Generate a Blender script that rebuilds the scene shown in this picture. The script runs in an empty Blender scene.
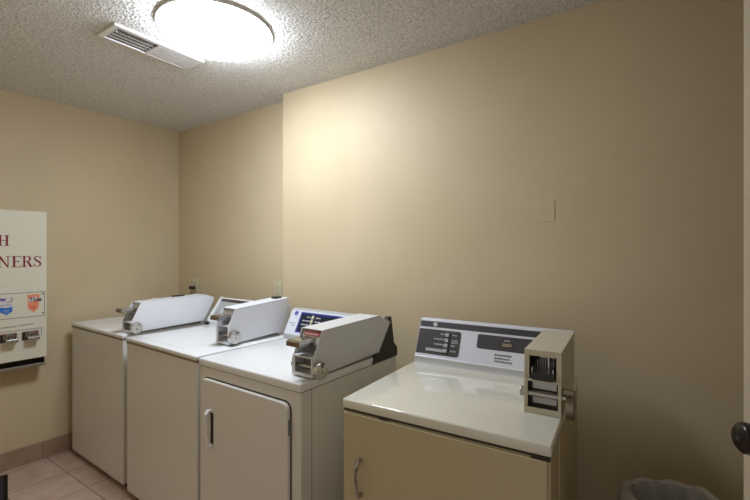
import bpy, bmesh, math, random
from mathutils import Vector, Matrix
random.seed(4)
C = bpy.context.scene
COL = C.collection
R = math.radians

# ------------------------------------------------------------------ camera, world, exposure
cam_d = bpy.data.cameras.new('camera'); cam = bpy.data.objects.new('camera', cam_d); COL.objects.link(cam)
cam.location = (0, 0, 1.41); cam.rotation_euler = (R(90), 0, R(33.65))
cam_d.sensor_width = 36; cam_d.lens = 410/750*36; cam_d.shift_y = 0.7/750; cam_d.clip_start = .02
C.camera = cam
w = bpy.data.worlds.new('world'); C.world = w; w.use_nodes = True
w.node_tree.nodes['Background'].inputs[0].default_value = (.95, .93, .90, 1)
w.node_tree.nodes['Background'].inputs[1].default_value = .45
LAMP = 39.5
C.view_settings.view_transform = 'Standard'; C.view_settings.look = 'None'
C.view_settings.gamma = 1; C.view_settings.use_curve_mapping = False
C.view_settings.exposure = 0.12

# ------------------------------------------------------------------ materials
def mat(name, col, rough=.5, metal=0, spec=.5, coat=0):
    m = bpy.data.materials.new(name); m.use_nodes = True
    b = m.node_tree.nodes['Principled BSDF']
    b.inputs['Base Color'].default_value = (*col, 1); b.inputs['Roughness'].default_value = rough
    b.inputs['Metallic'].default_value = metal; b.inputs['Specular IOR Level'].default_value = spec
    b.inputs['Coat Weight'].default_value = coat
    return m
def nd(m, t, **kw):
    n = m.node_tree.nodes.new(t)
    for k, v in kw.items():
        if k in n.inputs: n.inputs[k].default_value = v
        else: setattr(n, k, v)
    return n
def ln(m, a, b): m.node_tree.links.new(a, b)
def mottle(m, c1, c2, scale, detail=4, pos=(.35, .65)):
    tc = nd(m, 'ShaderNodeTexCoord'); n = nd(m, 'ShaderNodeTexNoise'); n.inputs['Scale'].default_value = scale; n.inputs['Detail'].default_value = detail
    r = nd(m, 'ShaderNodeValToRGB'); r.color_ramp.elements[0].color = (*c1, 1); r.color_ramp.elements[1].color = (*c2, 1)
    r.color_ramp.elements[0].position, r.color_ramp.elements[1].position = pos
    ln(m, tc.outputs['Object'], n.inputs['Vector']); ln(m, n.outputs['Fac'], r.inputs['Fac'])
    ln(m, r.outputs['Color'], m.node_tree.nodes['Principled BSDF'].inputs['Base Color'])
    return tc, n, r
def bump(m, scale, dist, strength=1, detail=3, kind='ShaderNodeTexNoise', src=None):
    tc = nd(m, 'ShaderNodeTexCoord'); n = nd(m, kind); n.inputs['Scale'].default_value = scale
    if 'Detail' in n.inputs: n.inputs['Detail'].default_value = detail
    b = nd(m, 'ShaderNodeBump'); b.inputs['Distance'].default_value = dist; b.inputs['Strength'].default_value = strength
    ln(m, tc.outputs['Object'], n.inputs['Vector']); ln(m, n.outputs[0], b.inputs['Height'])
    ln(m, b.outputs['Normal'], m.node_tree.nodes['Principled BSDF'].inputs['Normal'])
    return n, b

M = {}
M['wall'] = mat('tan_wall_paint', (.52, .435, .29), .55, spec=.35)
mottle(M['wall'], (.60, .49, .315), (.64, .525, .345), 2.2)
bump(M['wall'], 55, .0016, .35, 4)
M['ceiling'] = mat('popcorn_ceiling', (.62, .58, .53), .9, spec=.2)
def popcorn(m):
    tc = nd(m, 'ShaderNodeTexCoord')
    n1 = nd(m, 'ShaderNodeTexNoise'); n1.inputs['Scale'].default_value = 95; n1.inputs['Detail'].default_value = 5; n1.inputs['Roughness'].default_value = .65
    v = nd(m, 'ShaderNodeTexVoronoi'); v.inputs['Scale'].default_value = 75
    mx = nd(m, 'ShaderNodeMath', operation='SUBTRACT'); b = nd(m, 'ShaderNodeBump'); b.inputs['Distance'].default_value = .014; b.inputs['Strength'].default_value = 1
    ln(m, tc.outputs['Object'], n1.inputs['Vector']); ln(m, tc.outputs['Object'], v.inputs['Vector'])
    ln(m, n1.outputs[0], mx.inputs[0]); 
    ms = nd(m, 'ShaderNodeMath', operation='MULTIPLY'); ms.inputs[1].default_value = .6
    ln(m, v.outputs['Distance'], ms.inputs[0]); ln(m, ms.outputs[0], mx.inputs[1])
    ln(m, mx.outputs[0], b.inputs['Height']); p = m.node_tree.nodes['Principled BSDF']
    ln(m, b.outputs['Normal'], p.inputs['Normal'])
    r = nd(m, 'ShaderNodeValToRGB'); r.color_ramp.elements[0].position = .34; r.color_ramp.elements[1].position = .56
    r.color_ramp.elements[0].color = (.66, .62, .58, 1); r.color_ramp.elements[1].color = (.98, .96, .93, 1)
    ln(m, n1.outputs[0], r.inputs['Fac']); ln(m, r.outputs['Color'], p.inputs['Base Color'])
popcorn(M['ceiling'])
def tile_mat(name, size=.3, ox=0, oy=0, c1=(.46, .31, .23), c2=(.62, .46, .36), grout=(.13, .09, .07), joint=.016):
    m = mat(name, c1, .42); tc, n, r = mottle(m, c1, c2, 9, 6, (.3, .7)); p = m.node_tree.nodes['Principled BSDF']
    g = nd(m, 'ShaderNodeNewGeometry'); s = nd(m, 'ShaderNodeSeparateXYZ'); ln(m, g.outputs['Position'], s.inputs[0])
    lows = []
    for k, o in (('X', ox), ('Y', oy)):
        a = nd(m, 'ShaderNodeMath', operation='SUBTRACT'); a.inputs[1].default_value = o - joint*size/2; ln(m, s.outputs[k], a.inputs[0])
        d = nd(m, 'ShaderNodeMath', operation='DIVIDE'); d.inputs[1].default_value = size; ln(m, a.outputs[0], d.inputs[0])
        f = nd(m, 'ShaderNodeMath', operation='FRACT'); ln(m, d.outputs[0], f.inputs[0])
        l = nd(m, 'ShaderNodeMath', operation='LESS_THAN'); l.inputs[1].default_value = joint; ln(m, f.outputs[0], l.inputs[0]); lows.append(l)
    mx = nd(m, 'ShaderNodeMath', operation='MAXIMUM'); ln(m, lows[0].outputs[0], mx.inputs[0]); ln(m, lows[1].outputs[0], mx.inputs[1])
    mix = nd(m, 'ShaderNodeMix', data_type='RGBA'); mix.inputs[7].default_value = (*grout, 1)
    ln(m, mx.outputs[0], mix.inputs[0]); ln(m, r.outputs['Color'], mix.inputs[6]); ln(m, mix.outputs[2], p.inputs['Base Color'])
    return m
M['floor'] = tile_mat('clay_floor_tile', .3, -3.08, 1.085)
M['basetile'] = tile_mat('clay_base_tile', .3, -30.05, 1.065, c1=(.31, .20, .13), c2=(.41, .28, .195))
M['white'] = mat('white_enamel', (.80, .80, .80), .28, coat=.2)
M['cabinet'] = mat('white_cabinet_enamel', (.74, .72, .68), .33)
M['almond'] = mat('almond_enamel', (.74, .71, .60), .08, coat=.7)
M['almond_body'] = mat('almond_cabinet_enamel', (.52, .44, .27), .4)
M['almond_box'] = mat('almond_box_paint', (.62, .56, .42), .4)
M['lilac'] = mat('silver_panel_white', (.66, .66, .72), .35)
M['greyface'] = mat('grey_console_face', (.42, .42, .42), .4)
M['charcoal'] = mat('charcoal_panel', (.045, .04, .045), .4)
M['blue'] = mat('blue_panel_border', (.03, .035, .22), .35)
M['navy'] = mat('navy_panel', (.012, .015, .03), .5, spec=.2)
M['purple'] = mat('violet_emblem', (.10, .08, .45), .4)
M['print_white'] = mat('white_print', (.62, .62, .62), .5)
M['print_grey'] = mat('grey_print', (.17, .17, .18), .5)
M['black'] = mat('black_plastic', (.02, .018, .018), .45)
M['dark'] = mat('dark_interior', (.05, .045, .04), .7)
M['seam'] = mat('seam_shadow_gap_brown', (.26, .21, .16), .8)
M['strip'] = mat('grey_gap_strip', (.20, .19, .18), .6)  # joins coin box to top; its grey paints the shaded gap underneath
M['gap'] = mat('gasket_and_shade_brown', (.035, .025, .02), .8)  # gasket colour, also stands in for shade in gaps and recesses
M['chrome'] = mat('chrome', (.60, .58, .55), .2, 1)
M['steel'] = mat('worn_steel', (.44, .42, .39), .32, 1)
bump(M['steel'], 120, .0006, .5)
M['brass'] = mat('worn_brass', (.30, .24, .17), .45, .8)
M['galv'] = mat('galvanised_inside', (.52, .50, .47), .38, .7)
M['boxwhite'] = mat('white_box_paint', (.76, .77, .81), .35)
M['boxgrey'] = mat('pale_grey_box_paint', (.68, .68, .68), .33)
M['cream'] = mat('cream_dispenser_paint', (.76, .72, .59), .4)
M['red_letter'] = mat('dark_red_letter', (.22, .008, .012), .5)
M['orange'] = mat('orange_label', (.85, .28, .14), .45)
M['label_blue'] = mat('blue_label', (.03, .17, .60), .4)
M['label_white'] = mat('white_label', (.72, .70, .70), .4)
M['label_violet'] = mat('violet_label', (.22, .10, .38), .4)
M['label_red'] = mat('red_label', (.33, .04, .035), .5)
M['ink'] = mat('dark_blue_ink', (.01, .012, .06), .5)
M['ivory'] = mat('ivory_plastic', (.60, .57, .40), .35)
M['bronze'] = mat('oil_bronze', (.022, .016, .015), .22, .4)
M['door'] = mat('beige_door_paint', (.50, .42, .31), .45)
M['jamb'] = mat('brown_jamb_paint', (.16, .11, .07), .5)
M['ceilpaint'] = mat('ceiling_paint_smooth', (.62, .57, .48), .7)
M['ventwhite'] = mat('white_vent_enamel', (.78, .76, .75), .4)
M['bin'] = mat('grey_bin_plastic', (.22, .21, .20), .5)
M['hole'] = mat('black_duct', (.03, .028, .03), .9)
def glowmat():
    m = bpy.data.materials.new('lit_diffuser'); m.use_nodes = True
    p = m.node_tree.nodes['Principled BSDF']; p.inputs['Base Color'].default_value = (.85, .87, .9, 1); p.inputs['Roughness'].default_value = .35
    p.inputs['Emission Color'].default_value = (.80, .885, 1, 1); p.inputs['Emission Strength'].default_value = LAMP
    return m
M['glow'] = glowmat()
def bagmat():
    m = mat('translucent_plastic_film', (.74, .72, .69), .3); p = m.node_tree.nodes['Principled BSDF']
    p.inputs['Transmission Weight'].default_value = .25; p.inputs['Alpha'].default_value = .75
    bump(m, 22, .012, .8, 3); return m
M['bag'] = bagmat()

# ------------------------------------------------------------------ mesh helpers
def new(): return bmesh.new()
def bx(bm, x0, x1, y0, y1, z0, z1, bev=0, seg=2):
    r = bmesh.ops.create_cube(bm, size=1)['verts']
    bmesh.ops.scale(bm, vec=(abs(x1-x0), abs(y1-y0), abs(z1-z0)), verts=r)
    bmesh.ops.translate(bm, vec=((x0+x1)/2, (y0+y1)/2, (z0+z1)/2), verts=r)
    if bev:
        es = list({e for v in r for e in v.link_edges})
        bmesh.ops.bevel(bm, geom=es, offset=bev, segments=seg, affect='EDGES', profile=.5)
def prism(bm, pts, axis, a0, a1, bev=0, seg=2):
    """extrude 2D outline along an axis: 'x' takes (y,z), 'y' takes (x,z), 'z' takes (x,y)"""
    def co(p, a):
        return {'x': (a, p[0], p[1]), 'y': (p[0], a, p[1]), 'z': (p[0], p[1], a)}[axis]
    A = [bm.verts.new(co(p, a0)) for p in pts]; B = [bm.verts.new(co(p, a1)) for p in pts]; n = len(pts)
    fs = [bm.faces.new(A), bm.faces.new(B[::-1])]
    for i in range(n): fs.append(bm.faces.new([A[(i+1) % n], A[i], B[i], B[(i+1) % n]]))
    bmesh.ops.recalc_face_normals(bm, faces=fs)
    if bev:
        es = list({e for f in fs for e in f.edges})
        bmesh.ops.bevel(bm, geom=es, offset=bev, segments=seg, affect='EDGES', profile=.5)
def cyl(bm, p0, p1, r, seg=20, r2=None, bev=0):
    p0, p1 = Vector(p0), Vector(p1); d = p1-p0
    m = Matrix.Translation((p0+p1)/2) @ d.to_track_quat('Z', 'Y').to_matrix().to_4x4()
    res = bmesh.ops.create_cone(bm, cap_ends=True, segments=seg, radius1=r, radius2=r if r2 is None else r2, depth=d.length, matrix=m)
    if bev:
        es = [e for e in {e for v in res['verts'] for e in v.link_edges} if len(e.link_faces) == 2 and any(len(f.verts) > 4 for f in e.link_faces)]
        bmesh.ops.bevel(bm, geom=es, offset=bev, segments=2, affect='EDGES', profile=.5)
def tube(bm, pts, r, seg=10):
    pts = [Vector(p) for p in pts]; rings = []
    for i, p in enumerate(pts):
        t = (pts[min(i+1, len(pts)-1)]-pts[max(i-1, 0)]).normalized(); q = t.to_track_quat('Z', 'Y')
        rr = r[i] if isinstance(r, (list, tuple)) else r
        rings.append([bm.verts.new(p+q @ Vector((math.cos(a)*rr, math.sin(a)*rr, 0))) for a in [2*math.pi*k/seg for k in range(seg)]])
    for a, b in zip(rings, rings[1:]):
        for k in range(seg): bm.faces.new([a[k], a[(k+1) % seg], b[(k+1) % seg], b[k]])
    bm.faces.new(rings[0][::-1]); bm.faces.new(rings[-1])
def lathe(bm, prof, seg=48, close=True):
    rings = []
    for r_, z in prof:
        rings.append([bm.verts.new((r_*math.cos(2*math.pi*k/seg), r_*math.sin(2*math.pi*k/seg), z)) for k in range(seg)] if r_ > 1e-6 else [bm.verts.new((0, 0, z))])
    for a, b in zip(rings, rings[1:]):
        for k in range(seg):
            k2 = (k+1) % seg
            f = [a[k % len(a)], a[k2 % len(a)], b[k2 % len(b)], b[k % len(b)]]
            u = []
            for v in f:
                if v not in u: u.append(v)
            if len(u) > 2: bm.faces.new(u)
def obj(name, bm, m, parent=None, smooth=False, loc=None, rotz=0):
    bmesh.ops.recalc_face_normals(bm, faces=bm.faces[:])
    me = bpy.data.meshes.new(name); bm.to_mesh(me); bm.free()
    me.materials.append(m)
    for p in me.polygons: p.use_smooth = smooth
    if smooth:
        try: me.set_sharp_from_angle(angle=R(35))
        except Exception: pass
    o = bpy.data.objects.new(name, me); COL.objects.link(o)
    if parent: o.parent = parent
    if loc: o.location = loc
    if rotz: o.rotation_euler = (0, 0, rotz)
    return o
def thing(name, label, cat, loc=(0, 0, 0), rotz=0, group=None):
    o = bpy.data.objects.new(name, None); COL.objects.link(o); o.empty_display_size = .1
    o.location = loc; o.rotation_euler = (0, 0, rotz); return tag(o, label, cat, group)
def tag(o, label, cat, group=None):
    o['label'] = label; o['category'] = cat
    if group: o['group'] = group
    return o
def struct(name, bm, m, **kw):
    o = obj(name, bm, m, **kw); o['kind'] = 'structure'; return o
class Face:
    """a local drawing plane: origin + u*U + v*V, sticking out along N"""
    def __init__(s, o, U, V): s.o = Vector(o); s.U = Vector(U); s.V = Vector(V); s.N = s.U.normalized().cross(s.V.normalized()).normalized()
    def poly(s, bm, pts, t=.001, t0=-.0006):
        A = [bm.verts.new(s.o+s.U*u+s.V*v+s.N*t0) for u, v in pts]; B = [bm.verts.new(s.o+s.U*u+s.V*v+s.N*t) for u, v in pts]; n = len(pts)
        bm.faces.new(A[::-1]); bm.faces.new(B)
        for i in range(n): bm.faces.new([A[i], A[(i+1) % n], B[(i+1) % n], B[i]])
    def rect(s, bm, u0, u1, v0, v1, t=.001, r=0, sides='all'):
        if not r: s.poly(bm, [(u0, v0), (u1, v0), (u1, v1), (u0, v1)], t); return
        ru, rv = r/s.U.length, r/s.V.length; P = []
        for cu, cv, a0 in ((u1-ru, v0+rv, -90), (u1-ru, v1-rv, 0), (u0+ru, v1-rv, 90), (u0+ru, v0+rv, 180)):
            for k in range(5): a = R(a0+22.5*k); P.append((cu+ru*math.cos(a), cv+rv*math.sin(a)))
        s.poly(bm, P, t)
    def stroke(s, bm, pts, ws, t=.001):
        for i in range(len(pts)-1):
            a, b = Vector(pts[i]), Vector(pts[i+1]); wa = ws[i] if isinstance(ws, (list, tuple)) else ws; wb = ws[i+1] if isinstance(ws, (list, tuple)) else ws
            d = (b-a).normalized(); n = Vector((-d.y, d.x)); e = d*.0
            s.poly(bm, [tuple(a-e-n*wa/2), tuple(b+e-n*wb/2), tuple(b+e+n*wb/2), tuple(a-e+n*wa/2)], t)
    def disc(s, bm, u, v, r, t=.001, seg=24):
        ru, rv = r/s.U.length, r/s.V.length
        s.poly(bm, [(u+ru*math.cos(2*math.pi*k/seg), v+rv*math.sin(2*math.pi*k/seg)) for k in range(seg)], t)
    def ring(s, bm, u, v, r, w_, t=.001, seg=28):
        ru, rv = 1/s.U.length, 1/s.V.length
        for k in range(seg):
            a, b = 2*math.pi*k/seg, 2*math.pi*(k+1)/seg
            s.poly(bm, [(u+ru*q*math.cos(x), v+rv*q*math.sin(x)) for q, x in ((r-w_, a), (r, a), (r, b), (r-w_, b))], t)
    def words(s, bm, u0, u1, v, h, t=.0012, slant=0):
        """a line of lettering too small to read"""
        u = u0; L = s.U.length; hv = h/s.V.length
        while u < u1:
            wl = min(random.uniform(.004, .009)/L, u1-u); n = max(2, int(wl*L/.0022)); c = wl/n
            for k in range(n):
                x = u+k*c; q = hv*random.choice((1, .8, .8, .7))
                s.poly(bm, [(x, v), (x+c*.62, v), (x+c*.62, v+q), (x, v+q)], t)
            u += wl+.0022/L

# ------------------------------------------------------------------ room shell
ZC = 2.44
bm = new(); bx(bm, -3.75, 1.0, -.9, 2.35, -.1, 0); struct('floor', bm, M['floor'])
bm = new(); bx(bm, -3.75, 1.0, .05, 2.35, ZC, ZC+.1); struct('ceiling', bm, M['ceiling'])
def wl(y): return -3.43+(y-.85)*.0417           # inner face of the left wall
bm = new(); prism(bm, [(wl(.05)-.1, .05), (wl(.05), .05), (wl(2.2), 2.2), (wl(2.2)-.1, 2.2)], 'z', 0, ZC); struct('wall_left', bm, M['wall'])
bm = new(); bx(bm, -3.48, -1.99, 2.012, 2.12, 0, ZC); struct('wall_back_alcove', bm, M['wall'])
bm = new(); prism(bm, [(-1.997, 1.908), (.92, 1.935), (.92, 2.12), (-1.997, 2.12)], 'z', 0, ZC); struct('wall_back', bm, M['wall'])
bm = new(); bx(bm, .80, .92, .05, 1.915, 0, ZC); struct('wall_right', bm, M['wall'])
bm = new(); bx(bm, -3.46, -.66, .04, .14, 0, ZC); bx(bm, .47, .80, .04, .14, 0, ZC); bx(bm, -.66, .47, .04, .14, 2.10, ZC); struct('wall_front', bm, M['wall'])
bm = new(); bx(bm, -.66, -.6115, .03, .15, 0, 2.10, .003); bx(bm, .43, .47, .03, .15, 0, 2.10, .003); bx(bm, -.6115, .43, .03, .15, 2.06, 2.10); struct('trim_1', bm, M['jamb'])
bm = new(); prism(bm, [(wl(.14), .14), (wl(.14)+.012, .14), (wl(2.01)+.012, 2.012), (wl(2.01), 2.012)], 'z', 0, .118, .003); struct('baseboard_left', bm, M['basetile'])
bm = new(); prism(bm, [(-1.997, 1.896), (.80, 1.922), (.80, 1.934), (-1.997, 1.908)], 'z', 0, .118); struct('baseboard_back', bm, M['basetile'])
# painted-over cover plate on the back wall
bm = new(); bx(bm, -.406, -.338, 1.9212, 1.930, 1.537, 1.630, .001); struct('trim_2', bm, M['wall'])

# strike plate on the left jamb
t = thing('strike_plate', 'dark bronze strike plate on the brown door jamb at the left edge', 'strike plate', (-.6115, .09, 1.062))
bm = new(); bx(bm, 0, .0015, -.02, .045, 0, .095, .0005); obj('plate', bm, M['bronze'], t)
bm = new(); prism(bm, [(.0, .045), (.0015, .045), (.0085, .062), (.0085, .066), (.0, .05)], 'z', .0, .095); obj('lip', bm, M['bronze'], t)

# ------------------------------------------------------------------ door, opened into the room on the right
hx, hy = .42, .17
ex, ey = .1463, 1.0076
dang = math.atan2(ey-hy, ex-hx)
DL = math.hypot(ex-hx, ey-hy)
bm = new(); bx(bm, 0, DL, -.04, 0, .012, 2.05, .002)   # local x runs hinge -> free edge; local +y faces the room's left
door = struct('door_1', bm, M['door']); door.location = (hx, hy, 0); door.rotation_euler = (0, 0, dang)
def knob(zc, side):
    bm = new(); s = side
    prof = [(.0, 0), (.031, 0), (.031, .003), (.027, .005), (.011, .006), (.010, .010), (.0125, .013), (.020, .015), (.0255, .021), (.0268, .028), (.025, .036), (.018, .042), (.0, .0445)]
    lathe(bm, prof, 40)
    bmesh.ops.rotate(bm, verts=bm.verts, cent=(0, 0, 0), matrix=Matrix.Rotation(R(-90 if s > 0 else 90), 3, 'X'))
    o = obj('door_knob', bm, M['bronze'], door, True); o.location = (DL-.067, 0 if s > 0 else -.04, zc); return o
knob(1.089, 1); knob(1.089, -1)
bm = new(); 
for z in (.25, 1.1, 1.85): cyl(bm, (0, .004, z-.045), (0, .004, z+.045), .006, 12)
obj('hinge', bm, M['bronze'], door)

# ------------------------------------------------------------------ ceiling light
t = thing('ceiling_light', 'round frosted white dome light glowing on the popcorn ceiling', 'ceiling light', (-1.672, 1.180, ZC))
bm = new(); lathe(bm, [(0, 0), (.2515, 0), (.2530, -.0145), (.2515, -.0155), (.2495, -.0145), (.2480, -.0095), (.235, -.0090), (0, -.0090)], 64); obj('base_pan', bm, M['ventwhite'], t, True)
bm = new(); lathe(bm, [(.2470, -.0100), (.2485, -.0170), (.2455, -.027), (.236, -.038), (.212, -.051), (.17, -.062), (.12, -.070), (.06, -.075), (0, -.0765)], 64); obj('diffuser', bm, M['glow'], t, True)

# ------------------------------------------------------------------ ceiling vent
t = thing('ceiling_vent', 'rectangular white metal air vent with louvers beside the dome light', 'vent', (-2.10, 1.11, ZC))
W2, L2 = .100, .226
XL, XR, YA, YB = -W2+.030, W2, -L2+.004, L2
bm = new(); bx(bm, -W2, W2+.003, -L2, L2+.003, -.003, 0, .001); obj('flange', bm, M['ceilpaint'], t)
bm = new()
for (x0, x1, y0, y1) in ((XL, XR, YA, YA+.022), (XL, XR, YB-.022, YB), (XL, XL+.012, YA+.022, YB-.022), (XR-.022, XR, YA+.022, YB-.022), (XL+.012, XR-.022, -.008, .012)):
    bx(bm, x0, x1, y0, y1, -.012, -.003)
obj('frame', bm, M['ventwhite'], t)
bm = new(); bx(bm, XL+.012, XR-.022, YA+.022, YB-.022, -.0040, -.0028); obj('duct', bm, M['hole'], t)
n = 16
for k in range(n):
    y = YA+.026+k*(.178/n)
    bm = new(); prism(bm, [(y+.0030, -.0045), (y+.0040, -.0045), (y+.0052, -.0072), (y+.0034, -.0072)], 'x', XL+.012, XR-.022); obj('louver', bm, M['ventwhite'], t)
for k in range(18):
    y = .014+k*(.188/18)
    bm = new(); prism(bm, [(y, -.0045), (y+.0070, -.0045), (y+.0092, -.0110), (y+.0022, -.0110)], 'x', XL+.012, XR-.046)
    bx(bm, XR-.046, XR-.034, y+.0050, y+.0092, -.0110, -.0045); bx(bm, XR-.034, XR-.022, y, y+.0105, -.0110, -.0045); obj('louver', bm, M['ventwhite'], t)
for k in range(3):
    x = XL+.038+k*.030
    bm = new(); bx(bm, x, x+.0018, YA+.022, -.008, -.0074, -.0046); bx(bm, x, x+.0022, .012, YB-.022, -.0112, -.0046); obj('fin', bm, M['ventwhite'], t)
bm = new(); bx(bm, .040, .056, YA+.024, YA+.036, -.0125, -.0080, .001); bx(bm, .046, .050, YA+.027, YA+.033, -.017, -.010, .001); obj('damper_lever', bm, M['steel'], t)

# ------------------------------------------------------------------ appliances
K = 1.031; TOP = .915
def wp(x, y): return (x*K, y*K)
def cabinet(t, W, D, body, topm, lid_front=.022, door=None):
    """body, kick recess and top panel in local space: x 0..W, y 0..D"""
    bm = new(); bx(bm, .003, W-.003, .006, D-.01, .035, TOP-.03, .004); obj('cabinet', bm, body, t)
    bm = new()
    for x in (.05, W-.05):
        for y in (.06, D-.07): cyl(bm, (x, y, 0), (x, y, .04), .02, 14)
    bx(bm, .02, W-.02, .035, D-.04, .012, .037); obj('feet', bm, M['gap'], t)
    bm = new(); bx(bm, 0, W, 0, D, TOP-lid_front, TOP, .006, 3); obj('top_panel', bm, topm, t, True)
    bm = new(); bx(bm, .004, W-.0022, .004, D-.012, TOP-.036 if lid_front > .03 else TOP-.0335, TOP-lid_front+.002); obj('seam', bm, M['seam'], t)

def coin_box(t, xr, y0, prof, mbody, slide_len=.085, base=.011, wbox=.113, lower=.092, tilt_label=False, zbase=TOP, almond=False):
    """long coin meter case. prof is its side outline in (y,z) from the front foot, xr the right side"""
    xl = xr-wbox; th = .0035
    cb_bm = new()
    P = [(y0+a, zbase+b) for a, b in prof]
    prism(cb_bm, P, 'x', xr-th, xr, .001, 1); prism(cb_bm, P, 'x', xl, xl+th, .001, 1)
    # top, back and bottom skins follow the outline
    n = len(prof); fi = FRONT_TOP
    for i in range(fi, n-1):
        (a0, b0), (a1, b1) = P[i], P[i+1]
        d = Vector((a1-a0, b1-b0)).normalized(); nn = Vector((-d.y, d.x))*-1
        q = [(a0, b0), (a1, b1), (a1+nn.x*th, b1+nn.y*th), (a0+nn.x*th, b0+nn.y*th)]
        prism(cb_bm, q, 'x', xl, xr)
    a, b = P[-1]; prism(cb_bm, [(P[0][0], P[0][1]), (a, b), (a, b+th), (P[0][0], P[0][1]+th)], 'x', xl, xr)
    box = obj('coin_box', cb_bm, mbody, t)
    return box, xl, xr

FRONT_TOP = 2
# side outlines (y,z): foot, knee, top front, top back, chamfer end, bottom back
PA = [(0, .008), (0, .070), (.056, .182), (.445, .190), (.545, .148), (.445, .018)]
PW = [(0, .008), (0, .070), (.056, .182), (.490, .193), (.548, .172), (.545, .150), (.470, .018)]
PB = [(0, .008), (0, .110), (.043, .190), (.412, .215), (.398, .115), (.345, .022)]

def coin_details(t, box, xl, xr, y0, kneez, topz, topy, slide_z, sl=.085, label=False, zb=TOP, chute=True):
    th = .0035; wi = xr-xl
    # back plate inside, floor and shelf of the front bay
    bm = new(); bx(bm, xl+th, xr-th, y0+.095, y0+.099, zb+.012, zb+topz-.004); obj('inner_plate', bm, M['galv'], box)
    bm = new(); bx(bm, xl+th, xr-th, y0+.001, y0+.097, zb+.009, zb+.018)
    bx(bm, xl+th, xr-th, y0+.001, y0+.097, zb+kneez-.006, zb+kneez)
    bx(bm, xl+th, xl+.016, y0+.001, y0+.004, zb+.018, zb+kneez-.006); bx(bm, xr-.010, xr-th, y0+.001, y0+.004, zb+.018, zb+kneez-.006)
    obj('front_frame', bm, box.data.materials[0], box)
    bm = new(); bx(bm, xl+th+.004, xr-th-.004, y0+.06, y0+.094, zb+.020, zb+kneez-.012, .002); obj('cash_drawer', bm, M['galv'], box)
    # slanted plate above the slide
    bm = new(); prism(bm, [(y0+topy*.45+.012, zb+kneez+(topz-kneez)*.45), (y0+topy+.010, zb+topz-.004), (y0+topy+.014, zb+topz-.004), (y0+topy*.45+.016, zb+kneez+(topz-kneez)*.45)], 'x', xl+th, xr-th)
    fp = obj('slide_faceplate', bm, M['galv'], box)
    if label:
        U = Vector((wi-.03, 0, 0)); a = Vector((xl+.018, y0+topy*.72+.0105, zb+kneez+(topz-kneez)*.74)); V = Vector((0, topy*.22, (topz-kneez)*.2))
        F = Face(a, U, V); bm = new(); F.rect(bm, 0, 1, 0, 1, .001); obj('price_sticker', bm, M['label_red'], fp)
        bm = new(); F.words(bm, .06, .92, .15, .006, .0016); F.words(bm, .06, .8, .62, .004, .0016); obj('sticker_lettering', bm, M['print_white'], fp)
    if chute:
        xa, xb = xl+.016, xr-.030; ya = y0+.030-sl; z0, z1 = zb+slide_z, zb+slide_z+.024
        bm = new(); bx(bm, xa, xb, ya-.028, y0+.09, z0, z0+.010, .0015); bx(bm, xa, xa+.005, ya-.028, y0+.09, z0, z1, .001); bx(bm, xb-.005, xb, ya-.028, y0+.09, z0, z1, .001)
        bx(bm, xa+.006, xb-.006, ya-.020, y0+.088, z1-.010, z1-.001, .0015)
        sd = obj('coin_slide', bm, M['chrome'], box)
        bm = new(); bx(bm, xa+.001, xb-.001, ya-.034, ya-.027, z0+.001, z1-.002, .002)
        for k in range(5):
            x = xa+.007+k*(xb-xa-.014)/4; bx(bm, x-.002, x+.002, ya-.036, ya-.033, z0+.004, z1-.007)
        obj('push_handle', bm, M['brass'], sd)
    # horizontal locking rod through the cash bay
    bm = new(); zr = zb+kneez*.5
    cyl(bm, (xl-.012, y0+.022, zr), (xr+.010, y0+.022, zr), .0075, 16); cyl(bm, (xl-.016, y0+.022, zr), (xl-.004, y0+.022, zr), .0125, 18, bev=.001)
    obj('locking_rod', bm, M['steel'], box, True)

def padlock(loc, rz, label, tilt=0, mt='chrome'):
    """round disc padlock, its flat side along local x"""
    t = thing('disc_padlock', label, 'padlock', loc, rz, 'disc padlocks hanging on the coin boxes')
    r = .0345
    pts = []
    a0, a1 = R(90+tilt-26), R(90+tilt+26)
    N = 40
    for k in range(N+1):
        a = a1+(2*math.pi-(a1-a0))*k/N; pts.append((r*math.cos(a), r*math.sin(a)))
    c = R(90+tilt); pts += [(r*.42*math.cos(c-R(32)), r*.42*math.sin(c-R(32))), (r*.42*math.cos(c+R(32)), r*.42*math.sin(c+R(32)))]
    bm = new(); prism(bm, pts, 'x', 0, .022, .0028, 2); body = obj('lock_body', bm, M[mt], t, False)
    bm = new()
    tube(bm, [(.011, r*.86*math.cos(a), r*.86*math.sin(a)) for a in [a0-.15+(a1-a0+.3)*k/6 for k in range(7)]], .0042, 10)
    obj('shackle', bm, M['steel'], t, True)
    bm = new(); cyl(bm, (.020, 0, -.006), (.0228, 0, -.006), .0075, 20); obj('keyway', bm, M['steel'], t)
    bm = new(); 
    for k in range(24):
        a = 2*math.pi*k/24; b = 2*math.pi*(k+1)/24
        if abs((math.degrees((a+b)/2)-(90+tilt)+180) % 360-180) < 34: continue
        prism(bm, [(q*math.cos(x), q*math.sin(x)) for q, x in ((.0238, a), (.026, a), (.026, b), (.0238, b))], 'x', .0215, .0227)
    obj('lock_rim', bm, M['steel'], t)
    return t

def console(t, x0, x1, yb, face, end, h=.165, depth=.13, slope=.075, cap=None, back=None):
    """slanted control panel at the back of the top"""
    z = TOP
    prof = [(yb, z-.001), (yb, z+.026), (yb+.004, z+.029), (yb+slope, z+h), (yb+slope+.012, z+h+.004), (yb+slope+.05, z+h), (yb+depth, z+.02), (yb+depth, z-.001)]
    bm = new(); prism(bm, prof, 'x', x0, x1, .002, 2); c = obj('console', bm, end, t)
    o = Vector((x0, yb+.004, z+.029)); V = Vector((0, slope-.004, h-.029))
    return c, Face(o, (x1-x0, 0, 0), V)

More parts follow.
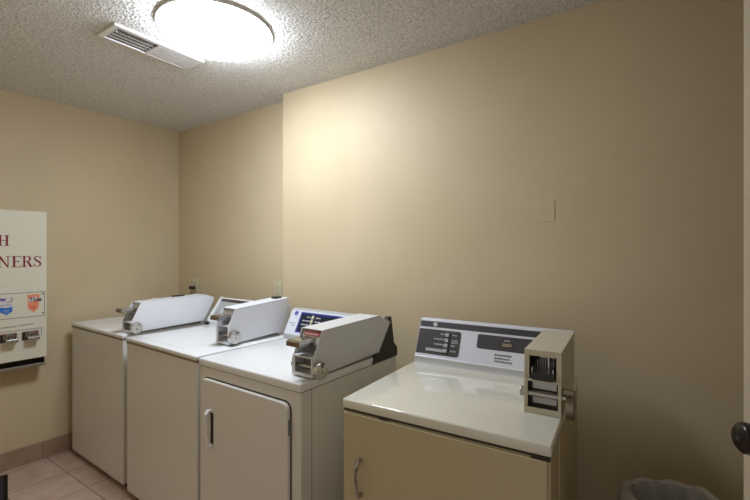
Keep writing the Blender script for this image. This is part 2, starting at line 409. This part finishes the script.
# ---- washer by the left wall
(x, y) = wp(-3.224, 1.16); W = .743*K
w1 = thing('washing_machine', 'white washing machine standing nearest the left wall, leftmost of the row', 'washing machine', (x, y, 0), R(-1.5), 'laundry machines along the back wall')
cabinet(w1, W, .66, M['cabinet'], M['white'])
bm = new(); bx(bm, .05, W-.17, .05, .40, TOP-.002, TOP+.0016, .0015); obj('lid', bm, M['white'], w1)
c, F = console(w1, .004, W-.01, .50, M['greyface'], M['white'], h=.115, depth=.11, slope=.04)
bm = new(); F.rect(bm, .02, .98, .08, .95); obj('control_panel', bm, M['greyface'], c)
xr = W+.020; y0 = .040
FRONT_TOP = 2
bb, xl, xr = coin_box(w1, xr, y0, PW, M['boxwhite'])
coin_details(w1, bb, xl, xr, y0, .070, .182, .056, .128, sl=.038)
bm = new(); bx(bm, xl+.004, xl+.03, y0+.32, y0+.38, TOP+.187, TOP+.197, .003); cyl(bm, (xl+.015, y0+.315, TOP+.192), (xl+.015, y0+.30, TOP+.192), .006, 12); obj('latch', bm, M['black'], bb)
bm = new(); bx(bm, xl+.006, W-.004, y0+.02, y0+.43, TOP-.001, TOP+.012); obj('mounting_gap_strip', bm, M['strip'], bb)
w1box = (xl, xr, y0)

# ---- second washer
(x, y) = wp(-2.416, 1.128); W = .711*K
w2 = thing('washing_machine', 'white washing machine second from the left, coin box set far back on its top', 'washing machine', (x, y, 0), R(-2.3), 'laundry machines along the back wall')
cabinet(w2, W, .68, M['cabinet'], M['white'])
bm = new(); bx(bm, .05, W-.19, .05, .44, TOP-.002, TOP+.0016, .0015); obj('lid', bm, M['white'], w2)
c, F = console(w2, .006, W-.085, .515, M['greyface'], M['white'], h=.165, depth=.15, slope=.10)
bm = new(); F.rect(bm, .018, .985, .05, .86); obj('control_panel', bm, M['greyface'], c)
bm = new(); F.rect(bm, .018, .985, .87, .99, .0015); obj('dark_band', bm, M['charcoal'], c)
bm = new(); F.words(bm, .06, .16, .90, .006, .002); F.words(bm, .10, .15, .60, .007, .002); F.words(bm, .03, .2, .35, .003, .002); obj('panel_lettering', bm, M['print_grey'], c)
bm = new(); prism(bm, [(.505, TOP-.001), (.51, TOP+.035), (.605, TOP+.172), (.622, TOP+.176), (.63, TOP+.16), (.54, TOP+.03), (.53, TOP-.001)], 'x', 0, .012, .002); obj('end_cap', bm, M['white'], c)
bm = new(); cyl(bm, (-.001, .50, TOP+.012), (.02, .50, TOP+.012), .012, 16); obj('cap_foot', bm, M['black'], c)
xr = W-.048; y0 = .205
bb, xl, xr = coin_box(w2, xr, y0, PB, M['boxwhite'])
coin_details(w2, bb, xl, xr, y0, .105, .190, .043, .135, sl=.040)
bm = new(); bx(bm, xl+.03, xl+.075, y0+.345, y0+.39, TOP+.208, TOP+.222, .003); obj('latch', bm, M['black'], bb)
bm = new(); bx(bm, xl+.006, xr-.002, y0+.02, y0+.34, TOP-.001, TOP+.012); obj('mounting_gap_strip', bm, M['strip'], bb)
w2box = (xl, xr, y0)

# ---- white dryer
(x, y) = wp(-1.681, 1.094); W = .642*K
d3 = thing('dryer', 'white dryer third from the left, rounded door and white pull handle', 'dryer', (x, y, 0), R(-1.5), 'laundry machines along the back wall')
cabinet(d3, W, .68, M['cabinet'], M['white'], lid_front=.034)
def rrect(x0, x1, z0, z1, r, n=6):
    P = []
    for cx, cz, a0 in ((x1-r, z0+r, -90), (x1-r, z1-r, 0), (x0+r, z1-r, 90), (x0+r, z0+r, 180)):
        for k in range(n+1): a = R(a0+90*k/n); P.append((cx+r*math.cos(a), cz+r*math.sin(a)))
    return P
DX0, DX1, DZ0, DZ1 = .036, W-.056, .24, TOP-.083
bm = new(); prism(bm, rrect(DX0-.004, DX1+.004, DZ0-.004, DZ1+.004, .034), 'y', .003, .008); obj('door_gasket', bm, M['gap'], d3)
bm = new(); prism(bm, rrect(DX0, DX1, DZ0, DZ1, .03), 'y', -.012, .006, .004, 3); dd = obj('door', bm, M['cabinet'], d3)
bm = new(); hx0 = .119
tube(bm, [(hx0-.006, -.012, .697), (hx0-.006, -.028, .699), (hx0-.004, -.033, .690), (hx0-.002, -.034, .62), (hx0+.002, -.033, .555), (hx0+.004, -.028, .546), (hx0+.004, -.012, .548)], [.0085, .0095, .0085, .0075, .0085, .0095, .0085], 14)
obj('handle', bm, M['white'], dd, True)
bm = new(); bx(bm, hx0-.004, hx0+.016, -.0132, -.0118, .552, .692, .0005); obj('handle_slot_shade', bm, M['gap'], dd)  # flat dark plate paints the shadow slot behind the handle
for z in (DZ1-.09, DZ0+.09):
    bm = new(); bx(bm, DX1+.000, DX1+.005, -.009, .006, z-.03, z+.03, .001); obj('hinge', bm, M['print_grey'], dd)
bm = new(); bx(bm, W-.0035, W-.0022, .062, .064, .04, TOP-.036); obj('side_seam', bm, M['print_grey'], d3)
c, F = console(d3, .004, W-.02, .515, M['greyface'], M['greyface'], h=.160, depth=.14, slope=.075)
bm = new(); F.rect(bm, .0, 1, .0, .97, .0012); pnl = obj('fascia', bm, M['lilac'], c)
bm = new(); F.rect(bm, .125, .97, .10, .90, .002); obj('blue_border', bm, M['blue'], c)
bm = new(); F.rect(bm, .142, .955, .16, .83, .003); obj('control_panel', bm, M['navy'], c)
bm = new(); F.ring(bm, .068, .83, .0135, .004, .003)
F.stroke(bm, [(.054, .80), (.062, .89), (.068, .80), (.076, .87)], .010, .003); obj('emblem', bm, M['purple'], c)
bm = new(); F.words(bm, .02, .095, .42, .005, .002); F.words(bm, .05, .095, .33, .005, .002); obj('panel_lettering', bm, M['print_grey'], c)
bm = new()
for k, v in enumerate((.70, .55, .40, .25)):
    F.words(bm, (.21, .17, .17, .19)[k], .255, v, .009, .004); F.words(bm, .315, (.37, .39, .37, .36)[k], v, .009, .004)
F.words(bm, .47, .56, .66, .008, .004); F.words(bm, .47, .53, .50, .007, .004)
obj('panel_print', bm, M['print_white'], c)
for v in (.66, .50, .34): bm = new(); F.rect(bm, .272, .296, v, v+.13, .009); obj('selector_switch', bm, M['ivory'], c)
bm = new(); yb = .515
prism(bm, [(yb-.060, TOP-.030), (yb-.052, TOP-.010), (yb-.035, TOP+.022), (yb-.01, TOP+.05), (yb+.03, TOP+.075), (yb+.075, TOP+.172), (yb+.10, TOP+.172), (yb+.125, TOP+.04), (yb+.155, TOP+.010), (yb+.155, TOP-.030)], 'x', W-.020, W+.0045, .002); obj('end_cap', bm, M['black'], c)
xr = W+.006; y0 = .058
bb, xl, xr = coin_box(d3, xr, y0, PA, M['boxgrey'])
coin_details(d3, bb, xl, xr, y0, .085, .182, .056, .128, sl=.042, label=True)
bm = new(); bx(bm, xl+.006, W-.006, y0+.02, y0+.43, TOP-.001, TOP+.012); obj('mounting_gap_strip', bm, M['strip'], bb)
bm = new(); bx(bm, xr-.001, xr+.0015, y0+.40, y0+.406, TOP+.075, TOP+.081); obj('rivet', bm, M['steel'], bb)
d3box = (xl, xr, y0)

# ---- almond dryer in front
(x, y) = wp(-.829, 1.053); W = .633*K
d4 = thing('dryer', 'almond coloured dryer at the right end of the row, glossy top, two charcoal panels', 'dryer', (x, y, 0), R(2.3), 'laundry machines along the back wall')
cabinet(d4, W, .69, M['almond_body'], M['almond'], lid_front=.032)
bm = new(); bx(bm, .008, W-.010, -.004, .008, .10, TOP-.042, .003); dd = obj('door', bm, M['almond_body'], d4)
for a, b, z in ((.145, .178, .0385), (W-.050, W-.004, .043)):
    bm = new(); bx(bm, a, b, -.0015, .008, TOP-z, TOP-.032, .001); obj('lid_gap_block', bm, M['gap'], d4)  # dark blocks that thicken the gap line under the lid
bm = new(); bx(bm, .006, W-.006, .003, .010, TOP-.0375, TOP-.031); obj('lid_gap', bm, M['gap'], d4)
bm = new(); hxx = .077; zt = TOP+(.751-.93)*K; zb_ = TOP+(.642-.93)*K
tube(bm, [(hxx, -.004, zt), (hxx, -.022, zt-.002), (hxx-.002, -.028, zt-.016), (hxx-.003, -.031, (zt+zb_)/2), (hxx-.001, -.028, zb_+.016), (hxx+.001, -.022, zb_+.002), (hxx+.001, -.004, zb_)], [.008, .008, .0065, .005, .0065, .008, .008], 14)
obj('handle', bm, M['steel'], dd, True)
bm = new(); bx(bm, W-.0035, W-.0018, .16, .1625, .04, TOP-.034); obj('side_seam', bm, M['almond'], d4)
c, F = console(d4, .004, W-.012, .545, M['lilac'], M['lilac'], h=.180, depth=.135, slope=.072)
bm = new(); F.rect(bm, 0.004, .996, .80, .955, .0012); obj('top_band', bm, M['charcoal'], c)
bm = new(); F.poly(bm, [(.004, .07), (.30, .07), (.311, .09), (.316, .13), (.316, .68), (.311, .72), (.30, .735), (.004, .735)], .0014); obj('control_panel', bm, M['charcoal'], c)
bm = new(); F.rect(bm, .43, .985, .38, .74, .0014, r=.008); obj('start_panel', bm, M['charcoal'], c)
bm = new(); F.ring(bm, .118, .875, .0100, .0022, .0022)
F.stroke(bm, [(.108, .87), (.116, .92), (.116, .85), (.110, .83)], .010, .0022); F.stroke(bm, [(.128, .90), (.120, .89), (.124, .86), (.129, .83)], .010, .0022); obj('emblem', bm, M['print_white'], c)
bm = new()
for k, v in enumerate((.60, .46, .32, .18)):
    F.words(bm, (.17, .125, .13, .30)[k], .205, v+.01, .0065, .0024)
    F.words(bm, .255, (.29, .30, .285, .295)[k], v+.01, .0065, .0024)
    if k == 1: F.words(bm, .255, .305, v-.045, .0055, .0024)
F.words(bm, .605, .645, .62, .0065, .0024)
obj('panel_print', bm, M['print_white'], c)
bm = new(); F.rect(bm, .075, .205, .150, .225, .0024); obj('indicator_bar', bm, M['greyface'], c)
for v in (.60, .46, .32, .18):
    bm = new(); F.rect(bm, .208, .232, v-.03, v+.06, .008); obj('selector_switch', bm, M['greyface'], c)
bm = new(); F.rect(bm, .233, .243, .12, .67, .004); obj('switch_slot', bm, M['black'], c)
bm = new(); F.rect(bm, .595, .655, .49, .565, .005); obj('start_switch', bm, M['brass'], c)
bm = new()
for v in (.255, .175, .10): F.words(bm, .545+random.uniform(0, .012), .665-random.uniform(0, .02), v, .0065, .0022)
obj('lettering', bm, M['print_grey'], c)
bm = new(); bx(bm, .003, W-.011, .541, .546, TOP+.022, TOP+.027); obj('chrome_strip', bm, M['print_white'], c)
# short square coin box
xl, xr = W-.107, W-.002; y0 = .197; th = .0045; zt = .192; yb = y0+.37
bm = new()
P = [(y0, TOP+.001), (y0+.0, TOP+.095), (y0+.006, TOP+zt), (yb, TOP+zt), (yb, TOP+.001)]
prism(bm, P, 'x', xl, xl+th); prism(bm, P, 'x', xr-th, xr)
e_ = .0004
prism(bm, [(y0+.0065, TOP+zt-th), (y0+.0065, TOP+zt+e_), (yb-e_, TOP+zt+e_), (yb-e_, TOP+zt-th)], 'x', xl+e_, xr-e_)
bx(bm, xl+e_, xr-e_, yb-th, yb-e_, TOP+.002, TOP+zt-e_)
bx(bm, xl+e_, xr-e_, y0+e_, yb-.006, TOP+.001, TOP+.008); bx(bm, xl+e_, xr-e_, y0+e_, y0+.004, TOP+.008, TOP+.018)
bx(bm, xl+e_, xr-e_, y0+e_, y0+.10, TOP+.098, TOP+.104)
bx(bm, xl+th, xl+.010, y0+.002, y0+.006, TOP+.018, TOP+.098); bx(bm, xr-.009, xr-th, y0+.002, y0+.006, TOP+.018, TOP+.098)
bx(bm, xl+th, xl+.014, y0+.006, y0+.010, TOP+.104, TOP+zt-.004); bx(bm, xr-.014, xr-th, y0+.006, y0+.010, TOP+.104, TOP+zt-.004); bx(bm, xl+.01, xr-.01, y0+.008, y0+.012, TOP+zt-.018, TOP+zt-.004)
bb = obj('coin_box', bm, M['almond_box'], d4)
bm = new(); bx(bm, xl+th, xr-th, y0+.10, y0+.104, TOP+.008, TOP+zt-th); obj('inner_plate', bm, M['dark'], bb)
bm = new(); bx(bm, xl+.020, xr-.016, y0+.030, y0+.034, TOP+.068, TOP+.090); bx(bm, xl+.020, xr-.016, y0+.030, y0+.034, TOP+.024, TOP+.046)
obj('cash_drawer', bm, M['label_white'], bb)
bm = new(); bx(bm, xl+th, xr-th, y0+.034, y0+.05, TOP+.010, TOP+.097); obj('drawer_frame', bm, M['dark'], bb)
bm = new(); cyl(bm, (xl-.010, y0+.018, TOP+.056), (xr+.012, y0+.018, TOP+.056), .0095, 16); cyl(bm, (xl-.014, y0+.018, TOP+.058), (xl-.001, y0+.018, TOP+.058), .015, 20, bev=.002)
obj('locking_rod', bm, M['steel'], bb, True)
bm = new(); bx(bm, xr, xr+.034, y0+.014, y0+.030, TOP+.066, TOP+.082, .003); obj('hasp_bar', bm, M['brass'], bb)
# vertical-slot coin slide
sx0, sx1 = xl+.022, xr-.020
bm = new(); bx(bm, sx0, sx1, y0-.006, y0+.098, TOP+.118, TOP+.126, .001); bx(bm, sx0, sx0+.004, y0-.004, y0+.098, TOP+.110, TOP+.142, .001); bx(bm, sx1-.004, sx1, y0-.004, y0+.098, TOP+.110, TOP+.142, .001)
bx(bm, sx1-.022, sx1-.016, y0+.03, y0+.098, TOP+.126, TOP+.172, .001)
sd = obj('coin_slide', bm, M['steel'], bb)
bm = new()
for k in range(7):
    x = sx0+.008+k*(sx1-sx0-.016)/6; bx(bm, x-.0009, x+.0009, y0+.055, y0+.085, TOP+.126, TOP+.152)
bx(bm, sx0+.010, sx1-.010, y0+.085, y0+.09, TOP+.126, TOP+.160)
obj('coin_slot', bm, M['steel'], sd)
bm = new(); bx(bm, sx0+.001, sx1-.001, y0-.014, y0-.004, TOP+.106, TOP+.128, .002); obj('push_handle', bm, M['black'], sd)
d4box = (xl, xr, y0)

# ---- padlocks on the coin boxes (each hangs on its rod end)
def lockat(root, lx, ly, lz, label, tilt=0, mt='chrome'):
    a = root.rotation_euler.z; c_, s_ = math.cos(a), math.sin(a)
    return padlock((root.location.x+c_*lx-s_*ly, root.location.y+s_*lx+c_*ly, lz), a, label, tilt, mt)
lockat(w1, w1box[1]+.003, w1box[2]+.022, .953, 'round chrome padlock on the leftmost coin box, nearest the left wall', -10)
lockat(w2, w2box[1]+.003, w2box[2]+.026, .962, 'round chrome padlock on the middle coin box, second washing machine', -14)
lockat(d3, d3box[1]+.003, d3box[2]+.030, .948, 'round chrome padlock on the white dryer coin box with red sticker', -8)
lockat(d4, d4box[1]+.0125, d4box[2]+.022, .945, 'dull padlock seen edge on, hanging beside the almond coin box', 0, 'brass')

# ------------------------------------------------------------------ soap dispenser on the left wall
yR = 1.057; ang = -math.atan(.0417)
disp = thing('laundry_vending_machine', 'cream laundry supply vending machine with red lettering on the left wall', 'vending machine', (wl(yR)+.001, yR, .66), ang)
Wd = .62; Fx = .118; Z0 = .66
bm = new(); bx(bm, 0, Fx, -Wd, 0, .054, 1.005, .004); obj('case', bm, M['cream'], disp)
bm = new(); bx(bm, 0, .03, -Wd+.004, -.006, 0, .054); bx(bm, .0, Fx-.002, -Wd+.004, -.006, .0, .004); bx(bm, Fx-.006, Fx, -Wd+.004, -.006, 0, .018, .0015)
obj('delivery_tray', bm, M['steel'], disp)
bm = new(); bx(bm, .031, .033, -Wd+.006, -.008, .005, .053); bx(bm, .031, Fx-.012, -.012, -.009, .004, .053); obj('tray_back', bm, M['gap'], disp)
FD = Face((Fx, 0, -Z0), (0, 1, 0), (0, 0, 1))      # u = world y - yR, v = world z
def u(y): return y-1.0515
# serif letters
def glyph(F, bm, ch, u0, v0, h, wd):
    def r_(a, b, c_, d): F.rect(bm, u0+a*wd, u0+b*wd, v0+c_*h, v0+d*h, .0012)
    def st(p, w_): F.stroke(bm, [(u0+a*wd, v0+b*h) for a, b in p], w_, .0012)
    tk = wd*.19; sh = .05
    if ch == 'H':
        r_(.12, .31, 0, 1); r_(.69, .88, 0, 1); r_(.31, .69, .47, .53)
        for a in (.0, .57): r_(a, a+.43, 0, sh); r_(a, a+.43, 1-sh, 1)
    if ch == 'N':
        r_(.14, .22, 0, 1); r_(.80, .88, 0, 1); F.poly(bm, [(u0+.80*wd, v0), (u0+.88*wd, v0), (u0+.88*wd, v0+.05*h), (u0+.26*wd, v0+h), (u0+.04*wd, v0+h)], .0012)
        r_(.02, .34, 0, sh); r_(.68, 1.0, 1-sh, 1)
    if ch == 'E':
        r_(.12, .33, 0, 1); r_(0, .86, 0, sh); r_(0, .83, 1-sh, 1); r_(.33, .66, .48, .54)
        F.poly(bm, [(u0+.80*wd, v0), (u0+.86*wd, v0), (u0+.94*wd, v0+.24*h), (u0+.89*wd, v0+.24*h)], .0012); r_(.80, .85, .78, 1); r_(.62, .67, .40, .62)
    if ch == 'R':
        r_(.12, .31, 0, 1); r_(0, .43, 0, sh); r_(0, .55, 1-sh, 1)
        arc = [(.31, .975), (.55, .975), (.70, .93), (.77, .84), (.78, .75), (.74, .64), (.66, .56), (.52, .51), (.31, .50)]
        F.stroke(bm, [(u0+a*wd, v0+b*h) for a, b in arc], [wd*.06, wd*.06, wd*.12, wd*.19, wd*.2, wd*.18, wd*.12, wd*.07, wd*.06], .0012)
        F.poly(bm, [(u0+.42*wd, v0+.52*h), (u0+.76*wd, v0), (u0+1.02*wd, v0), (u0+.62*wd, v0+.54*h)], .0012); r_(.76, 1.08, 0, sh)
    if ch == 'S':
        p = [(.78, .76), (.70, .90), (.50, .97), (.30, .93), (.20, .80), (.24, .67), (.42, .57), (.62, .47), (.78, .34), (.78, .19), (.66, .07), (.45, .025), (.24, .09), (.14, .26)]
        wv = [.05, .07, .07, .10, .17, .19, .21, .21, .19, .17, .11, .07, .07, .05]
        F.stroke(bm, [(u0+a*wd, v0+b*h) for a, b in p], [q*wd for q in wv], .0012)
        r_(.76, .81, .70, .98); r_(.11, .16, .02, .30)
bm = new(); glyph(FD, bm, 'H', u(.808), 1.440, .066, .055)
for ch, a in (('N', .806), ('E', .874), ('R', .924), ('S', .977)):
    glyph(FD, bm, ch, u(a), 1.306+(.0 if ch != 'N' else 0), .070, .052 if ch != 'N' else .060)
obj('lettering', bm, M['red_letter'], disp)
# product window with two brand labels
bm = new()
for (a, b, c_, d) in ((.50, 1.040, 1.140, 1.1435), (.50, 1.040, .984, .9875), (1.038, 1.041, .984, 1.1435)): FD.rect(bm, u(a), u(b), c_, d, .0008)
FD.rect(bm, u(.50), u(1.024), .905, .908, .0008); FD.rect(bm, u(1.022), u(1.025), .86, .908, .0008)
obj('panel_line', bm, M['print_grey'], disp)
for z in (1.128, 1.004):
    bm = new(); FD.disc(bm, u(1.030), z, .0045, .003); obj('screw', bm, M['black'], disp)
bm = new(); FD.poly(bm, [(u(.951), 1.130), (u(.954), 1.022+.02), (u(.983), 1.012), (u(1.008), 1.040), (u(1.012), 1.130), (u(.995), 1.126), (u(.982), 1.130), (u(.967), 1.126)], .0015); tl = obj('product_label', bm, M['orange'], disp)
tl['label'] = 'orange shield label with dark script word'
bm = new()
FD.poly(bm, [(u(.957), 1.078), (u(.990), 1.084), (u(1.006), 1.098), (u(1.002), 1.108), (u(.975), 1.112), (u(.958), 1.102)], .0018); obj('label_swoosh', bm, M['label_white'], tl)
def word(txt, size, F, uu, vv, m, parent, shear=.25, t=.0022):
    cu = bpy.data.curves.new('lettering', 'FONT'); cu.body = txt; cu.size = size; cu.shear = shear; cu.extrude = .0004; cu.offset = size*.02
    tmp = bpy.data.objects.new('tmp', cu); COL.objects.link(tmp)
    bpy.context.view_layer.update()
    me = bpy.data.meshes.new_from_object(tmp.evaluated_get(bpy.context.evaluated_depsgraph_get()))
    bpy.data.objects.remove(tmp); me.materials.clear(); me.materials.append(m)
    mt = Matrix((F.U.normalized(), F.V.normalized(), F.N)).transposed().to_4x4(); mt.translation = F.o+F.U*uu+F.V*vv+F.N*t
    me.transform(mt); o = bpy.data.objects.new('lettering', me); COL.objects.link(o); o.parent = parent; return o
word('Tide', .037, FD, u(.955), 1.082, M['ink'], tl)
bm = new(); FD.words(bm, u(.972), u(.992), 1.050, .005, .002); FD.words(bm, u(.970), u(.995), 1.038, .005, .002); obj('small_print', bm, M['ink'], tl)
bm = new(); FD.poly(bm, [(u(.815), 1.120), (u(.815), 1.030), (u(.850), 1.008), (u(.879), 1.030), (u(.879), 1.120), (u(.85), 1.126)], .0012); bl = obj('product_label', bm, M['label_white'], disp)
bl['label'] = 'white and blue shield label'
bm = new(); FD.poly(bm, [(u(.817), 1.060), (u(.817), 1.031), (u(.850), 1.010), (u(.877), 1.031), (u(.877), 1.060), (u(.85), 1.055)], .0018); obj('blue_field', bm, M['label_blue'], bl)
bm = new(); FD.words(bm, u(.822), u(.872), 1.068, .010, .002); FD.poly(bm, [(u(.818), 1.116), (u(.818), 1.100), (u(.84), 1.096), (u(.85), 1.112)], .0018); obj('label_print', bm, M['label_violet'], bl)
bm = new(); FD.stroke(bm, [(u(.872), 1.118), (u(.878), 1.105), (u(.870), 1.092), (u(.85), 1.088)], .004, .0018); obj('label_arc', bm, M['label_red'], bl)
bm = new(); FD.words(bm, u(.835), u(.862), 1.035, .006, .0024); FD.words(bm, u(.838), u(.86), 1.024, .004, .0024); obj('label_small_print', bm, M['label_white'], bl)
bm = new(); FD.words(bm, u(.55), u(.90), .930, .009, .0012); FD.words(bm, u(.912), u(.985), .934, .009, .0012); obj('instruction_print', bm, M['print_grey'], disp)
# two coin slides
for yc in (.965, .858):
    cu_ = u(yc)
    bm = new(); FD.rect(bm, cu_-.042, cu_+.042, .838, .895, .004); pl = obj('coin_plate', bm, M['steel'], disp)
    bm = new(); FD.rect(bm, cu_-.041, cu_-.026, .842, .890, .006); obj('return_button', bm, M['black'], pl)
    for q in (-.020, .034): bm = new(); FD.disc(bm, cu_+q, .886, .0055, .008); obj('red_marker', bm, M['label_red'], pl)
    zc = .838-Z0; x0 = Fx
    bm = new(); bx(bm, x0+.003, x0+.050, cu_-.024, cu_+.038, zc+.004, zc+.014, .002); bx(bm, x0+.003, x0+.046, cu_-.024, cu_-.019, zc+.004, zc+.030, .001); bx(bm, x0+.003, x0+.046, cu_+.033, cu_+.038, zc+.004, zc+.030, .001)
    bx(bm, x0+.05, x0+.056, cu_-.022, cu_+.036, zc+.002, zc+.024, .002)
    sd = obj('coin_slide', bm, M['chrome'], pl)
    bm = new()
    for k in range(5): bx(bm, x0+.004, x0+.040, cu_-.014+k*.0105, cu_-.009+k*.0105, zc+.014, zc+.046)
    obj('coin_slot', bm, M['chrome'], sd)

# ------------------------------------------------------------------ outlets
def outlet(x, z, w_, label):
    t = thing('wall_outlet', label, 'outlet', (x, 2.012, z), 0, 'ivory outlets on the alcove wall')
    bm = new(); bx(bm, -w_/2, w_/2, -.006, 0, 0, .115, .0025); obj('cover_plate', bm, M['ivory'], t)
    for q in (.036, .079):
        bm = new(); prism(bm, rrect(-.017, .017, q-.014, q+.014, .010), 'y', -.008, -.004); s = obj('socket', bm, M['ivory'], t)
        bm = new(); bx(bm, -.008, -.006, -.0085, -.0075, q-.003, q+.006); bx(bm, .005, .007, -.0085, -.0075, q-.003, q+.005); cyl(bm, (0, -.0085, q-.008), (0, -.0075, q-.008), .0025, 10); obj('socket_hole', bm, M['black'], s)
    return t
outlet(-3.13, 1.068, .072, 'ivory wall outlet with a black plug, above the leftmost washing machine')
outlet(-2.150, 1.078, .072, 'ivory wall outlet near the wall step, behind the middle coin box')
t = thing('power_cord', 'black plug in the left outlet with a pale cord hanging down', 'power cord', (-3.135, 2.000, 1.105))
bm = new(); bx(bm, -.030, .018, -.030, .0025, -.014, .012, .005); obj('plug', bm, M['black'], t)
bm = new(); tube(bm, [(-.022, -.022, -.004), (-.035, -.026, -.03), (-.045, -.022, -.08), (-.045, -.014, -.20), (-.03, -.016, -.5), (-.02, -.016, -1.095)], .004, 8); obj('cord', bm, M['ivory'], t, True)

# ------------------------------------------------------------------ bin with liner
bc = (.062, 1.505); rim = .665; rb = .122
t = thing('trash_bin', 'round grey trash bin in the dark corner beside the almond dryer', 'trash bin', (bc[0], bc[1], 0))
bm = new(); lathe(bm, [(0, 0), (rb-.035, 0), (rb-.03, .004), (rb-.002, rim-.02), (rb+.003, rim-.018), (rb+.003, rim-.006), (rb-.006, rim-.006), (rb-.034, .012), (0, .012)], 40); obj('bucket', bm, M['bin'], t, True)
bm = new(); seg = 72; rings = []
for j, (dr, z) in enumerate([(.030, rim-.22), (.026, rim-.14), (.020, rim-.06), (.018, rim-.015), (.010, rim+.004), (.001, rim+.010), (-.010, rim+.002), (-.022, rim-.04), (-.032, rim-.12), (-.038, rim-.22)]):
    ring = []
    for k in range(seg):
        a = 2*math.pi*k/seg
        wob = .5*math.sin(a*13+j*.5)+.35*math.sin(a*29+j*1.1)+.3*math.sin(a*5+1)
        amp = .009*(min(j, 9-j+3)/6 if j > 4 else (5-j)/4+.35)
        rr = rb+dr+wob*amp*(.35 if 3 <= j <= 6 else 1)
        zz = z+(.012*math.sin(a*7)+.006*math.sin(a*17))*(j == 0)+.010*math.sin(a*2+.6)+.004*math.sin(a*9)
        ring.append(bm.verts.new((rr*math.cos(a), rr*math.sin(a), zz)))
    rings.append(ring)
for a, b in zip(rings, rings[1:]):
    for k in range(seg): bm.faces.new([a[k], a[(k+1) % seg], b[(k+1) % seg], b[k]])
lin = obj('bin_liner', bm, M['bag'], None, True, loc=(bc[0], bc[1], 0)); tag(lin, 'crumpled translucent plastic bag folded over the trash bin rim', 'trash bag')
